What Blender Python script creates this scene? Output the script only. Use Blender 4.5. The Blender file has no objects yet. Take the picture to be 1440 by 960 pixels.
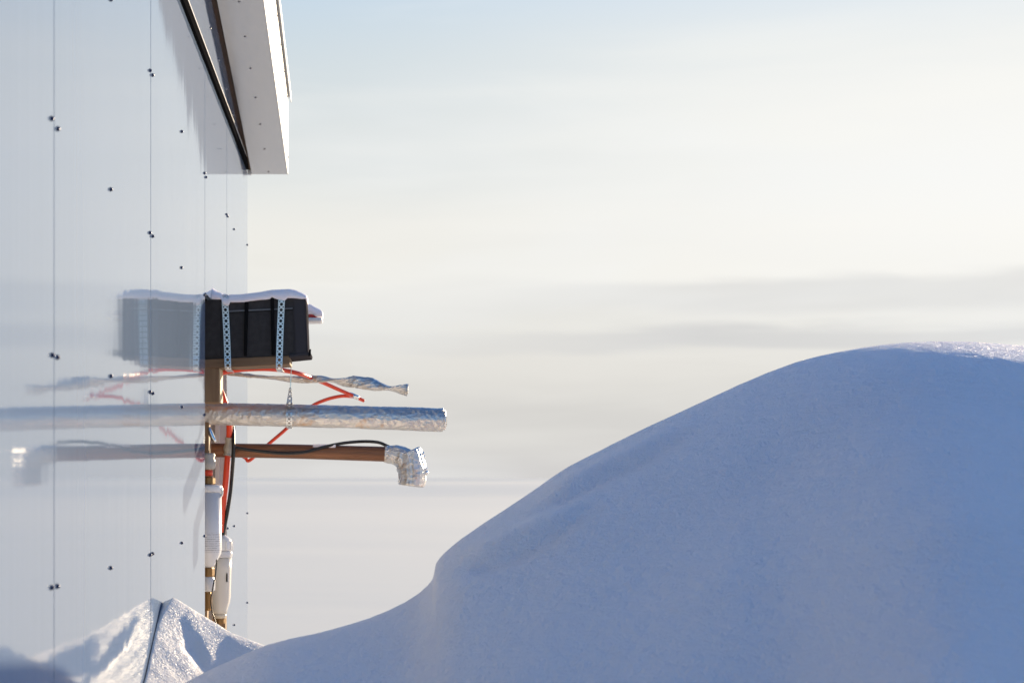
import bpy, bmesh, math, random
import numpy as np
from mathutils import Vector, Matrix, noise

random.seed(7)
scene = bpy.context.scene
COL = scene.collection

# ------------------------------------------------------------------ camera, light, exposure
CAMZ = 1.2
F = 2700.0
VX, VY = 518.6, 676.0
SUN_EL, SUN_AZ = math.radians(10.5), math.radians(33.0)

cam_d = bpy.data.cameras.new('camera')
cam = bpy.data.objects.new('camera', cam_d)
COL.objects.link(cam)
cam.location = (0, 0, CAMZ)
cam.rotation_euler = (math.pi / 2, 0, 0)
cam_d.sensor_width = 36.0
cam_d.lens = 36.0 * F / 1440.0
cam_d.shift_x = (720 - VX) / 1440.0
cam_d.shift_y = (VY - 480) / 1440.0
cam_d.clip_start = 0.05
cam_d.clip_end = 20000
cam_d.dof.use_dof = True
cam_d.dof.focus_distance = 4.7
cam_d.dof.aperture_fstop = 8.0
scene.camera = cam

world = bpy.data.worlds.new('World')
scene.world = world
world.use_nodes = True


def build_world():
    nt = world.node_tree
    n, l = nt.nodes, nt.links
    bg = n['Background']
    bg.inputs['Strength'].default_value = 0.119
    sky = n.new('ShaderNodeTexSky')
    sky.sky_type = 'NISHITA'
    sky.sun_disc = False
    sky.sun_elevation = SUN_EL
    sky.sun_rotation = SUN_AZ
    sky.air_density = 1.0
    sky.dust_density = 0.1
    sky.ozone_density = 5.2
    tc = n.new('ShaderNodeTexCoord')
    sep = n.new('ShaderNodeSeparateXYZ')
    l.new(tc.outputs['Generated'], sep.inputs[0])

    def math_(op, a, b=None, clamp=False):
        m = n.new('ShaderNodeMath')
        m.operation = op
        m.use_clamp = clamp
        for i, v in enumerate((a, b)):
            if v is None:
                continue
            if isinstance(v, (int, float)):
                m.inputs[i].default_value = v
            else:
                l.new(v, m.inputs[i])
        return m.outputs[0]

    def maprange(v, a, b, c, d, smooth=True):
        m = n.new('ShaderNodeMapRange')
        m.interpolation_type = 'SMOOTHSTEP' if smooth else 'LINEAR'
        l.new(v, m.inputs[0])
        for i, x in enumerate((a, b, c, d)):
            m.inputs[i + 1].default_value = x
        return m.outputs[0]

    def mix(fac, a, b, mode='MIX'):
        m = n.new('ShaderNodeMix')
        m.data_type = 'RGBA'
        m.blend_type = mode
        if isinstance(fac, (int, float)):
            m.inputs[0].default_value = fac
        else:
            l.new(fac, m.inputs[0])
        for i, v in ((6, a), (7, b)):
            if isinstance(v, tuple):
                m.inputs[i].default_value = (*v, 1)
            else:
                l.new(v, m.inputs[i])
        return m.outputs[2]

    z = sep.outputs[2]
    # veil of thin cloud and ice haze: colour by elevation (display linear / 2 / 0.1)
    ramp = n.new('ShaderNodeValToRGB')
    cr = ramp.color_ramp
    K = 1.0
    stops = [(0.0, (.64, .625, .615)), (.028, (.665, .65, .625)), (.062, (.70, .68, .64)), (.078, (.72, .71, .67)),
             (.100, (.83, .81, .75)), (.125, (.82, .81, .765)), (.16, (.72, .755, .755)), (.25, (.60, .70, .77)), (.45, (.38, .50, .66))]
    cr.interpolation = 'EASE'
    while len(cr.elements) < len(stops):
        cr.elements.new(0.5)
    for e, (p, c) in zip(cr.elements, stops):
        e.position = p
        e.color = (*c, 1)
    l.new(z, ramp.inputs[0])
    veil = ramp.outputs[0]
    # glow of the veil round the sun
    sd = (math.cos(SUN_EL) * math.sin(SUN_AZ), math.cos(SUN_EL) * math.cos(SUN_AZ), math.sin(SUN_EL))
    dot = n.new('ShaderNodeVectorMath')
    dot.operation = 'DOT_PRODUCT'
    l.new(tc.outputs['Generated'], dot.inputs[0])
    dot.inputs[1].default_value = sd
    glow = maprange(dot.outputs['Value'], .80, 1.0, 0.0, 1.0)
    glow_low = math_('MULTIPLY', glow, math_('MULTIPLY', maprange(z, .03, .14, .12, 1.0), maprange(z, .15, .30, 1.0, .35)))
    veil = mix(glow_low, veil, (.975, .965, .93))
    # streaks of stratus: noise stretched along the horizon
    comb = n.new('ShaderNodeCombineXYZ')
    l.new(math_('MULTIPLY', sep.outputs[0], 4.5), comb.inputs[0])
    l.new(math_('MULTIPLY', sep.outputs[1], 4.5), comb.inputs[1])
    l.new(math_('MULTIPLY', z, 34.0), comb.inputs[2])
    nz = n.new('ShaderNodeTexNoise')
    nz.inputs['Scale'].default_value = 1.0
    nz.inputs['Detail'].default_value = 5.0
    nz.inputs['Roughness'].default_value = .5
    nz.inputs['Distortion'].default_value = .25
    l.new(comb.outputs[0], nz.inputs['Vector'])
    # a bank of grey stratus low in the sky, denser towards the sun side
    wob = math_('MULTIPLY', math_('SUBTRACT', nz.outputs['Fac'], .5), .032)
    zz = math_('ADD', z, wob)
    right = maprange(sep.outputs[0], -.02, .22, 0.25, 1.0)
    brk_ = maprange(nz.outputs['Fac'], .38, .58, .45, 1.0)
    band_a = math_('MULTIPLY', maprange(zz, .083, .092, 0, 1), maprange(zz, .101, .108, 1, 0))
    band_b = math_('MULTIPLY', maprange(zz, .069, .075, 0, 1), maprange(zz, .079, .085, 1, 0))
    veil = mix(math_('MULTIPLY', math_('MULTIPLY', band_a, brk_), math_('MULTIPLY', right, .66)), veil, (.64, .64, .64))
    veil = mix(math_('MULTIPLY', math_('MULTIPLY', band_b, brk_), math_('MULTIPLY', right, .95)), veil, (.605, .605, .61))
    wisp = maprange(nz.outputs['Fac'], .42, .68, 0, 1)
    veil = mix(math_('MULTIPLY', wisp, .22), veil, (1.0, .98, .92))
    nz2 = n.new('ShaderNodeTexNoise')
    comb2 = n.new('ShaderNodeCombineXYZ')
    l.new(math_('MULTIPLY', sep.outputs[0], 3.0), comb2.inputs[0])
    l.new(math_('MULTIPLY', sep.outputs[1], 3.0), comb2.inputs[1])
    l.new(math_('MULTIPLY', z, 11.0), comb2.inputs[2])
    nz2.inputs['Scale'].default_value = 1.3
    nz2.inputs['Detail'].default_value = 4.0
    l.new(comb2.outputs[0], nz2.inputs['Vector'])
    veil = mix(math_('MULTIPLY', maprange(nz2.outputs['Fac'], .42, .64, 0, 1), .26), veil, (.92, .94, .95))
    veil5 = mix(1.0, veil, (4.2, 4.2, 4.2), 'MULTIPLY')
    # the veil covers the low sky on the sun's side and thins out overhead and behind
    fac = maprange(z, .21, .42, 1.0, 0.0)
    sunh = n.new('ShaderNodeVectorMath')
    sunh.operation = 'DOT_PRODUCT'
    l.new(tc.outputs['Generated'], sunh.inputs[0])
    sunh.inputs[1].default_value = (math.sin(SUN_AZ), math.cos(SUN_AZ), 0)
    fac = math_('MULTIPLY', fac, maprange(sunh.outputs['Value'], .0, .8, .0, 1.0))
    out = mix(fac, sky.outputs[0], veil5)
    l.new(out, bg.inputs['Color'])


build_world()

sun_d = bpy.data.lights.new('sun', 'SUN')
sun_d.energy = 4.5
sun_d.angle = math.radians(0.6)
sun_d.color = (1.0, .80, .54)
sun = bpy.data.objects.new('sun', sun_d)
COL.objects.link(sun)
_sd = Vector((math.cos(SUN_EL) * math.sin(SUN_AZ), math.cos(SUN_EL) * math.cos(SUN_AZ), math.sin(SUN_EL)))
sun.rotation_euler = _sd.to_track_quat('Z', 'Y').to_euler()
sun.location = _sd * 50

scene.view_settings.view_transform = 'Standard'
scene.view_settings.look = 'None'
scene.view_settings.gamma = 1.0
scene.view_settings.exposure = 1.0
scene.view_settings.use_curve_mapping = False
scene.render.engine = 'CYCLES'
scene.cycles.max_bounces = 8
scene.cycles.caustics_reflective = True
scene.cycles.sample_clamp_indirect = 6.0


# ------------------------------------------------------------------ helpers
def W(px, py, Y):
    return Vector(((px - VX) * Y / F, Y, CAMZ + (VY - py) * Y / F))


def wallY(px, X=-.4328):
    return X * F / (px - VX)


def link(o, parent=None):
    COL.objects.link(o)
    if parent is not None:
        o.parent = parent
    return o


def thing(name, label, cat, loc, group=None, kind=None):
    o = bpy.data.objects.new(name, None)
    o.empty_display_size = .1
    o.location = loc
    link(o)
    o['label'] = label
    o['category'] = cat
    if group:
        o['group'] = group
    if kind:
        o['kind'] = kind
    return o


def root_loc(p):
    v = Vector((0, 0, 0))
    while p is not None:
        v += p.location
        p = p.parent
    return v


def obj(name, bm, mat, parent=None, smooth=False, origin=None):
    """link a bmesh (built in world coordinates) as ONE mesh object"""
    me = bpy.data.meshes.new(name)
    base = root_loc(parent)
    org = Vector(origin) if origin is not None else base
    bmesh.ops.translate(bm, verts=bm.verts, vec=-org)
    bm.normal_update()
    bm.to_mesh(me)
    bm.free()
    if smooth:
        me.polygons.foreach_set('use_smooth', [True] * len(me.polygons))
    me.materials.append(mat)
    o = bpy.data.objects.new(name, me)
    o.location = org - base
    return link(o, parent)


def tag(o, label, cat, group=None):
    o['label'] = label
    o['category'] = cat
    if group:
        o['group'] = group
    if cat == 'snow':
        o['kind'] = 'thing'
    return o


def add_box(bm, a, b, bevel=0.0, seg=1):
    a, b = Vector(a), Vector(b)
    r = bmesh.ops.create_cube(bm, size=1.0)
    for v in r['verts']:
        v.co = Vector(((a.x + b.x) / 2 + v.co.x * (b.x - a.x), (a.y + b.y) / 2 + v.co.y * (b.y - a.y),
                       (a.z + b.z) / 2 + v.co.z * (b.z - a.z)))
    if bevel > 0:
        es = list({e for v in r['verts'] for e in v.link_edges})
        bmesh.ops.bevel(bm, geom=es, offset=bevel, segments=seg, affect='EDGES', profile=.5)
    return bm


def prism(bm, pts, d):
    """extrude the polygon pts (3D) by vector d"""
    d = Vector(d)
    v0 = [bm.verts.new(p) for p in pts]
    v1 = [bm.verts.new(Vector(p) + d) for p in pts]
    n = len(pts)
    bm.faces.new(v0)
    bm.faces.new(v1[::-1])
    for i in range(n):
        bm.faces.new((v0[i], v1[i], v1[(i + 1) % n], v0[(i + 1) % n]))
    bmesh.ops.recalc_face_normals(bm, faces=bm.faces)
    return bm


def catmull(pts, n):
    pts = [Vector(p) for p in pts]
    out = []
    m = len(pts)
    for k in range(n + 1):
        t = k / n * (m - 1)
        i = min(int(t), m - 2)
        f = t - i
        p0, p1, p2, p3 = pts[max(i - 1, 0)], pts[i], pts[i + 1], pts[min(i + 2, m - 1)]
        out.append(.5 * ((2 * p1) + (p2 - p0) * f + (2 * p0 - 5 * p1 + 4 * p2 - p3) * f * f + (3 * p1 - p0 - 3 * p2 + p3) * f ** 3))
    return out


def add_tube(bm, path, rad, seg=12, cap=True, disp=None, flat=None, up=Vector((0, 1, 0))):
    """tube along path; rad number or list; disp(s, a, p)->extra radius; flat(s)->(ka, kb, twist)"""
    n = len(path)
    rings = []
    for i, p in enumerate(path):
        t = (path[min(i + 1, n - 1)] - path[max(i - 1, 0)]).normalized()
        s_ = t.cross(up)
        if s_.length < 1e-4:
            s_ = t.cross(Vector((1, 0, 0)))
        s_.normalize()
        u_ = s_.cross(t).normalized()
        r = rad[i] if isinstance(rad, (list, tuple)) else rad
        ring = []
        ka, kb, tw = flat(i / (n - 1)) if flat else (1, 1, 0)
        for k in range(seg):
            a = 2 * math.pi * k / seg
            ca, sa = math.cos(a) * ka, math.sin(a) * kb
            ct, st = math.cos(tw), math.sin(tw)
            d = s_ * (ca * ct - sa * st) + u_ * (ca * st + sa * ct)
            rr = r + (disp(i / (n - 1), a, p) if disp else 0)
            ring.append(bm.verts.new(p + d * rr))
        rings.append(ring)
    for i in range(n - 1):
        for k in range(seg):
            bm.faces.new((rings[i][k], rings[i][(k + 1) % seg], rings[i + 1][(k + 1) % seg], rings[i + 1][k]))
    if cap:
        bm.faces.new(rings[0][::-1])
        bm.faces.new(rings[-1])
    bmesh.ops.recalc_face_normals(bm, faces=bm.faces)
    return bm


def add_lathe(bm, centre, prof, seg=28):
    """vertical surface of revolution; prof = [(r, z)]"""
    rings = []
    for r, z in prof:
        rings.append([bm.verts.new((centre[0] + r * math.cos(2 * math.pi * k / seg), centre[1] + r * math.sin(2 * math.pi * k / seg), z))
                      for k in range(seg)])
    for i in range(len(rings) - 1):
        for k in range(seg):
            bm.faces.new((rings[i][k], rings[i][(k + 1) % seg], rings[i + 1][(k + 1) % seg], rings[i + 1][k]))
    bm.faces.new(rings[0][::-1])
    bm.faces.new(rings[-1])
    bmesh.ops.recalc_face_normals(bm, faces=bm.faces)
    return bm


def ridged(p):
    return 1.0 - abs(noise.noise(p)) * 2.0


# ------------------------------------------------------------------ materials
def mat(name, base=(.5, .5, .5), rough=.5, metal=0.0, spec=.5, **kw):
    m = bpy.data.materials.new(name)
    m.use_nodes = True
    b = m.node_tree.nodes['Principled BSDF']
    b.inputs['Base Color'].default_value = (*base, 1)
    b.inputs['Roughness'].default_value = rough
    b.inputs['Metallic'].default_value = metal
    b.inputs['Specular IOR Level'].default_value = spec
    for k, v in kw.items():
        b.inputs[k].default_value = v
    return m


class N:
    """short-hand for building node groups in a material"""

    def __init__(self, m):
        self.t = m.node_tree
        self.b = self.t.nodes['Principled BSDF']
        self.tc = self.t.nodes.new('ShaderNodeTexCoord')

    def new(self, k, **kw):
        nd = self.t.nodes.new('ShaderNode' + k)
        for a, v in kw.items():
            setattr(nd, a, v)
        return nd

    def link(self, a, b):
        self.t.links.new(a, b)

    def mapping(self, scale, coord='Object'):
        mp = self.new('Mapping')
        mp.inputs['Scale'].default_value = scale
        self.link(self.tc.outputs[coord], mp.inputs['Vector'])
        return mp.outputs[0]

    def noise(self, vec, scale=1.0, detail=3.0, rough=.5):
        nz = self.new('TexNoise')
        nz.inputs['Scale'].default_value = scale
        nz.inputs['Detail'].default_value = detail
        nz.inputs['Roughness'].default_value = rough
        self.link(vec, nz.inputs['Vector'])
        return nz.outputs['Fac']

    def ramp(self, fac, stops):
        r = self.new('ValToRGB')
        while len(r.color_ramp.elements) < len(stops):
            r.color_ramp.elements.new(.5)
        for e, (p, c) in zip(r.color_ramp.elements, stops):
            e.position = p
            e.color = (*c, 1)
        self.link(fac, r.inputs[0])
        return r.outputs[0]

    def bump(self, h, strength, dist, prev=None):
        b = self.new('Bump')
        b.inputs['Strength'].default_value = strength
        b.inputs['Distance'].default_value = dist
        self.link(h, b.inputs['Height'])
        if prev is not None:
            self.link(prev, b.inputs['Normal'])
        return b.outputs[0]


def snow_material(name, grain=1.0, sparkle=.03, subsurface=0.0, base=(.935, .868, .932)):
    m = mat(name, base, .55, 0, .5)
    if subsurface:
        m.node_tree.nodes['Principled BSDF'].inputs['Subsurface Weight'].default_value = subsurface
        m.node_tree.nodes['Principled BSDF'].inputs['Subsurface Radius'].default_value = (1.0, .85, .75)
        m.node_tree.nodes['Principled BSDF'].inputs['Subsurface Scale'].default_value = .010
    g = N(m)
    v = g.mapping((1, 1, 1))
    n1 = g.noise(v, 38, 4, .55)
    n2 = g.noise(v, 210, 3, .6)
    n3 = g.noise(v, 900, 2, .6)
    b1 = g.bump(n1, .9 * grain, .016)
    b2 = g.bump(n2, 1.0 * grain, .006, b1)
    b3 = g.bump(n3, .45 * grain, .0008, b2)
    g.link(b3, g.b.inputs['Normal'])
    # ice crystals: tiny facets with random tilt that catch the sun
    vor = g.new('TexVoronoi')
    vor.inputs['Scale'].default_value = 1000
    g.link(v, vor.inputs['Vector'])
    vm = g.new('VectorMath', operation='SUBTRACT')
    g.link(vor.outputs['Color'], vm.inputs[0])
    vm.inputs[1].default_value = (.5, .5, .5)
    geo = g.new('NewGeometry')
    vs = g.new('VectorMath', operation='MULTIPLY_ADD')
    g.link(vm.outputs[0], vs.inputs[0])
    vs.inputs[1].default_value = (1.7, 1.7, 1.7)
    g.link(geo.outputs['Normal'], vs.inputs[2])
    nn = g.new('VectorMath', operation='NORMALIZE')
    g.link(vs.outputs[0], nn.inputs[0])
    gl = g.new('BsdfGlossy')
    gl.inputs['Roughness'].default_value = .28
    gl.inputs['Color'].default_value = (1, 1, 1, 1)
    g.link(nn.outputs[0], gl.inputs['Normal'])
    ms = g.new('MixShader')
    ms.inputs[0].default_value = sparkle
    g.link(g.b.outputs[0], ms.inputs[1])
    g.link(gl.outputs[0], ms.inputs[2])
    out = g.t.nodes['Material Output']
    g.link(ms.outputs[0], out.inputs['Surface'])
    return m


M_SNOW = snow_material('wind_packed_snow', 1.0, .06, .5)
M_SNOW_SOFT = snow_material('fresh_snow', .25, .01, .3)
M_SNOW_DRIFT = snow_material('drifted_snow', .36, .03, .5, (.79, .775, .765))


def plain_material():
    m = mat('distant_snow_field', (.95, .905, .765), .85, 0, .1)
    g = N(m)
    v = g.mapping((.35, 1.0, 1))
    n1 = g.noise(v, .9, 6, .55)
    n2 = g.noise(g.mapping((.02, .03, 1)), 1.0, 4, .5)
    b1 = g.bump(n1, .12, .08)
    b2 = g.bump(n2, .05, 2.0, b1)
    g.link(b2, g.b.inputs['Normal'])
    return m


M_PLAIN = plain_material()


def wall_material():
    """painted sheet steel with a glossy clear coat, rolled lengthwise so that it mirrors with vertical streaks"""
    m = bpy.data.materials.new('glossy_sheet_cladding')
    m.use_nodes = True
    g = N(m)
    v = g.mapping((0, 1, 0))
    n1 = g.noise(v, 20, 1, .5)
    n0 = g.noise(v, 5.0, 2, .5)
    nw = g.noise(g.mapping((0, 2.2, 1.1)), 1.0, 3, .5)
    b0 = g.bump(n0, .10, .006)
    b1 = g.bump(n1, .014, .002, b0)
    b2 = g.bump(nw, .06, .02, b1)
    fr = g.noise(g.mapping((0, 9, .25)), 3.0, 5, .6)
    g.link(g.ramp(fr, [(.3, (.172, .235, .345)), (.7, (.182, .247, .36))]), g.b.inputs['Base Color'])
    g.b.inputs['Roughness'].default_value = .055
    g.b.inputs['IOR'].default_value = 1.44
    g.b.inputs['Specular Tint'].default_value = (1.0, .955, .84, 1)
    g.link(b2, g.b.inputs['Normal'])
    return m


M_WALL = wall_material()
M_TRIM = mat('white_trim_sheet', (.74, .75, .75), .25, 0, .5)


def soffit_material():
    m = mat('soffit_sheet', (.56, .56, .56), .22, .4, .5)
    g = N(m)
    n = g.noise(g.mapping((5, 2.0, 1)), 1.6, 3, .5)
    g.link(g.bump(n, .15, .02), g.b.inputs['Normal'])
    return m


M_SOFFIT = soffit_material()
M_FASCIA = mat('fascia_sheet', (.64, .65, .65), .3, 0, .5)
M_RUBBER = mat('black_rubber', (.010, .010, .011), .9, 0, 0.0)
M_DARKBLUE = mat('blued_screw_steel', (.022, .032, .085), .3, .6)
M_RIVET = mat('grey_rivet', (.25, .25, .27), .4, .6)


def wood_material(name, c0, c1, scale=(60, 60, 5)):
    m = mat(name, c0, .7)
    g = N(m)
    v = g.mapping(scale)
    n = g.noise(v, 1.0, 6, .65)
    g.link(g.ramp(n, [(.3, c1), (.7, c0)]), g.b.inputs['Base Color'])
    g.link(g.bump(n, .3, .002), g.b.inputs['Normal'])
    return m


M_WOOD = wood_material('pine_board', (.30, .19, .10), (.19, .11, .058))
M_LIT_EDGE = wood_material('sunlit_edge_pine', (.72, .56, .36), (.60, .44, .26))
M_WOOD_H = wood_material('pine_board_lengthwise', (.24, .15, .08), (.14, .08, .042), (5, 60, 60))
M_BROWN = wood_material('brown_roof_board', (.10, .05, .025), (.045, .023, .014), (40, 4, 40))
M_DARK = mat('dark_cavity_board', (.10, .09, .085), .8)


def plastic_box_material():
    m = mat('black_plastic', (.036, .035, .038), .6, 0, .0)
    g = N(m)
    n = g.noise(g.mapping((1, 1, 1)), 60, 4, .6)
    g.link(g.bump(n, .12, .002), g.b.inputs['Normal'])
    g.link(g.ramp(n, [(.35, (.044, .042, .043)), (.75, (.060, .057, .059))]), g.b.inputs['Base Color'])
    return m


M_BOX = plastic_box_material()
M_BOX2 = mat('black_plastic_end', (.052, .050, .056), .7, 0, .0)
M_LIT_FROST = mat('frosted_lit_seam', (.13, .135, .145), .7)
M_GALV = mat('galvanised_strap', (.62, .64, .66), .32, .85)
M_STEEL = mat('bright_steel', (.75, .76, .77), .15, 1.0)


def foil_material(name, base=(.64, .63, .62), fuzzy=False):
    m = mat(name, base, .38, .85)
    g = N(m)
    v = g.mapping((1, 1, 1))
    vor = g.new('TexVoronoi', feature='F1')
    vor.inputs['Scale'].default_value = 85
    mp = g.new('Mapping')
    mp.inputs['Scale'].default_value = (.6, 1, 1)
    nz = g.new('TexNoise')
    nz.inputs['Scale'].default_value = 30
    nz.inputs['Detail'].default_value = 3
    g.link(v, nz.inputs['Vector'])
    ad = g.new('VectorMath', operation='MULTIPLY_ADD')
    g.link(nz.outputs['Color'], ad.inputs[0])
    ad.inputs[1].default_value = (.02, .02, .02)
    g.link(v, ad.inputs[2])
    g.link(ad.outputs[0], mp.inputs['Vector'])
    g.link(mp.outputs[0], vor.inputs['Vector'])
    n2 = g.noise(v, 160, 4, .6)
    b1 = g.bump(vor.outputs['Distance'], .40, .005)
    b2 = g.bump(n2, .35, .0025, b1)
    g.link(b2, g.b.inputs['Normal'])
    stain = g.noise(v, 22, 4, .6)
    g.link(g.ramp(stain, [(.60, base), (.76, (.60, .40, .25))]), g.b.inputs['Base Color'])
    if fuzzy:
        g.b.inputs['Metallic'].default_value = .55
        g.b.inputs['Roughness'].default_value = .42
    return m


M_FOIL = foil_material('crumpled_foil')
M_FOIL_DULL = foil_material('matted_foil', (.60, .59, .58), True)


def copper_material():
    m = mat('weathered_copper', (.14, .06, .04), .42, .45)
    g = N(m)
    n = g.noise(g.mapping((7, 40, 40)), 1.0, 5, .6)
    g.link(g.ramp(n, [(.3, (.15, .066, .036)), (.7, (.25, .115, .06))]), g.b.inputs['Base Color'])
    return m


M_COPPER = copper_material()
M_BRASS = mat('brass_fitting', (.30, .17, .06), .4, .6)
M_RED = mat('red_rubber_hose', (.78, .070, .026), .32, 0, .5)
M_REDGLOW = mat('red_lens', (.55, .02, .02), .2)
M_CABLE = mat('black_cable_jacket', (.012, .012, .013), .4)
M_TAPE = mat('grey_tape', (.42, .40, .36), .45)
M_WHITEPL = mat('white_housing', (.74, .75, .76), .32, 0, .5)
M_CREAMPL = mat('translucent_cream_plastic', (.70, .62, .48), .4, 0, .5)
M_IVORY = mat('ivory_housing', (.70, .67, .60), .35, 0, .5)
M_CLEARPL = mat('milky_clear_plastic', (.66, .67, .68), .2, 0, .5)
M_JAMB = mat('recess_lining', (.52, .50, .50), .5)
M_BEAD = mat('pale_edge_bead', (.72, .72, .70), .35)


def printed_housing():
    """white housing with a block of tiny grey print lines low on its side"""
    m = mat('white_housing_with_print', (.74, .75, .76), .32, 0, .5)
    g = N(m)
    sep = g.new('SeparateXYZ')
    g.link(g.tc.outputs['Object'], sep.inputs[0])
    wv = g.new('TexWave', wave_type='BANDS', bands_direction='Z')
    wv.inputs['Scale'].default_value = 50
    wv.inputs['Distortion'].default_value = 0
    g.link(g.tc.outputs['Object'], wv.inputs['Vector'])
    letters = g.noise(g.mapping((900, 300, 150)), 1.0, 1, .5)

    def mth(op, a, b):
        q = g.new('Math', operation=op)
        for i, v in enumerate((a, b)):
            if isinstance(v, (int, float)):
                q.inputs[i].default_value = v
            else:
                g.link(v, q.inputs[i])
        return q.outputs[0]
    zlo, zhi = PRINT_Z
    k = mth('MULTIPLY', mth('GREATER_THAN', sep.outputs[2], zlo), mth('LESS_THAN', sep.outputs[2], zhi))
    k = mth('MULTIPLY', k, mth('GREATER_THAN', wv.outputs[1], .55))
    k = mth('MULTIPLY', k, mth('GREATER_THAN', letters, .47))
    k = mth('MULTIPLY', k, .55)
    mx = g.new('Mix', data_type='RGBA')
    g.link(k, mx.inputs[0])
    mx.inputs[6].default_value = (.74, .75, .76, 1)
    mx.inputs[7].default_value = (.16, .16, .18, 1)
    g.link(mx.outputs[2], g.b.inputs['Base Color'])
    return m


# ------------------------------------------------------------------ snow ground
def grid_object(name, X, Y, Z, material, kind='structure', drop=None):
    r, c = X.shape
    co = np.stack([X, Y, Z], -1).reshape(-1, 3).astype(np.float32)
    i = np.arange(r * c).reshape(r, c)
    q = np.stack([i[:-1, :-1], i[:-1, 1:], i[1:, 1:], i[1:, :-1]], -1).reshape(-1, 4)
    if drop is not None:
        keep = ~drop.reshape(-1)[q].all(axis=1)
        q = q[keep]
    me = bpy.data.meshes.new(name)
    me.vertices.add(len(co))
    me.vertices.foreach_set('co', co.ravel())
    me.loops.add(q.size)
    me.loops.foreach_set('vertex_index', q.ravel().astype(np.int32))
    me.polygons.add(len(q))
    me.polygons.foreach_set('loop_start', (np.arange(len(q)) * 4).astype(np.int32))
    me.polygons.foreach_set('use_smooth', np.ones(len(q), dtype=bool))
    me.update(calc_edges=True)
    me.validate()
    me.materials.append(material)
    o = bpy.data.objects.new(name, me)
    o['kind'] = kind
    return link(o)


def vnoise(X, Y, s, seed=0):
    """cheap smooth value noise on arrays"""
    x, y = X * s + seed * 17.3, Y * s + seed * 9.1
    xi, yi = np.floor(x), np.floor(y)
    fx, fy = x - xi, y - yi
    fx, fy = fx * fx * fx * (fx * (fx * 6 - 15) + 10), fy * fy * fy * (fy * (fy * 6 - 15) + 10)

    def h(a, b):
        v = np.sin(a * 127.1 + b * 311.7 + seed * 74.7) * 43758.5453
        return v - np.floor(v)
    return ((h(xi, yi) * (1 - fx) + h(xi + 1, yi) * fx) * (1 - fy) + (h(xi, yi + 1) * (1 - fx) + h(xi + 1, yi + 1) * fx) * fy) - .5


def smoothstep(a, b, x):
    t = np.clip((x - a) / (b - a), 0, 1)
    return t * t * (3 - 2 * t)


def snow_plain():
    ax = np.concatenate([-np.geomspace(4000, 6, 70), np.linspace(-5.5, 5.5, 60), np.geomspace(6, 4000, 70)])
    ay = np.concatenate([-np.geomspace(4000, 3, 25), np.linspace(-2.5, 12, 60), np.geomspace(12.3, 6000, 150), np.linspace(270, 400, 26), np.linspace(2585, 2815, 14)])
    ay = np.unique(ay)
    X, Y = np.meshgrid(ax, ay)
    d = np.sqrt(X * X + Y * Y)
    Z = np.zeros_like(X)
    Z += vnoise(X, Y, .22, 1) * .02 * smoothstep(8, 30, d)
    Z += vnoise(X, Y, .03, 2) * .12 * smoothstep(20, 120, d)
    # long shallow ridges of drifted snow far out, then the low shore at the horizon
    Z += vnoise(X * .3, Y, .004, 3) * .25 * smoothstep(150, 700, d)
    Z -= 1.3 * smoothstep(20, 200, d)
    # low snow bank added so its shaded near slope dims the plain; flat terrace beyond
    Z += 1.9 * smoothstep(280, 385, Y + 10 * vnoise(X, X * 0, .02, 8))
    Z += smoothstep(2600, 2800, Y) * (5.0 + 6 * vnoise(X, Y * 0, .0011, 5) + 3 * vnoise(X, Y * 0, .004, 6))
    return grid_object('snow_plain', X, Y, Z, M_PLAIN)


RIDGE_PX = np.array([[-700, 1420], [-200, 1190], [100, 1060], [200, 1000], [240, 972], [268, 955], [300, 939], [330, 925.5], [355, 914], [380, 904.5], [410, 897], [450, 889],
                     [490, 878], [520, 868.5], [545, 858], [570, 846], [590, 833], [602, 822], [608, 814.5], [610.2, 809], [610.9, 803], [611.6, 797],
                     [613.5, 791.5], [617, 786], [624, 778], [636, 767.5], [650, 756], [675, 739], [700, 722.5], [730, 703], [760, 682.5], [780, 668],
                     [800, 655.5], [835, 637.5], [870, 620], [915, 598], [960, 577.5], [1000, 559], [1040, 540.5], [1080, 523.5], [1120, 509],
                     [1150, 501], [1180, 494.5], [1210, 489], [1240, 485], [1275, 481.5], [1310, 480], [1345, 480], [1380, 481.2], [1440, 486],
                     [1550, 493], [1700, 498], [2000, 505], [2600, 520], [4000, 560]], float)  # ridge out of view, kept high to throw shade behind the camera


_GX = np.arange(-1400.0, 4600.0, 1.0)
_G0 = np.interp(_GX, RIDGE_PX[:, 0], RIDGE_PX[:, 1])


def _blur(a, sg):
    k = np.exp(-.5 * (np.arange(-int(3 * sg), int(3 * sg) + 1) / sg) ** 2)
    k /= k.sum()
    return np.convolve(np.pad(a, len(k) // 2, mode='edge'), k, 'valid')


_G1 = np.minimum(_G0, _blur(_G0, 1.2))
_SM = [_blur(_G0, .7), _blur(_G0, 22), _blur(_G0, 70), _blur(_G0, 150)]


def ridge_e(c, u):
    px = c * F + VX
    v = [(VY - np.interp(px, _GX, t)) / F for t in _SM]
    e = v[0] + (v[1] - v[0]) * smoothstep(.10, .45, u)
    e = e + (v[2] - e) * smoothstep(.35, .95, u)
    return e + (v[3] - e) * smoothstep(.6, 1.7, u)


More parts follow.
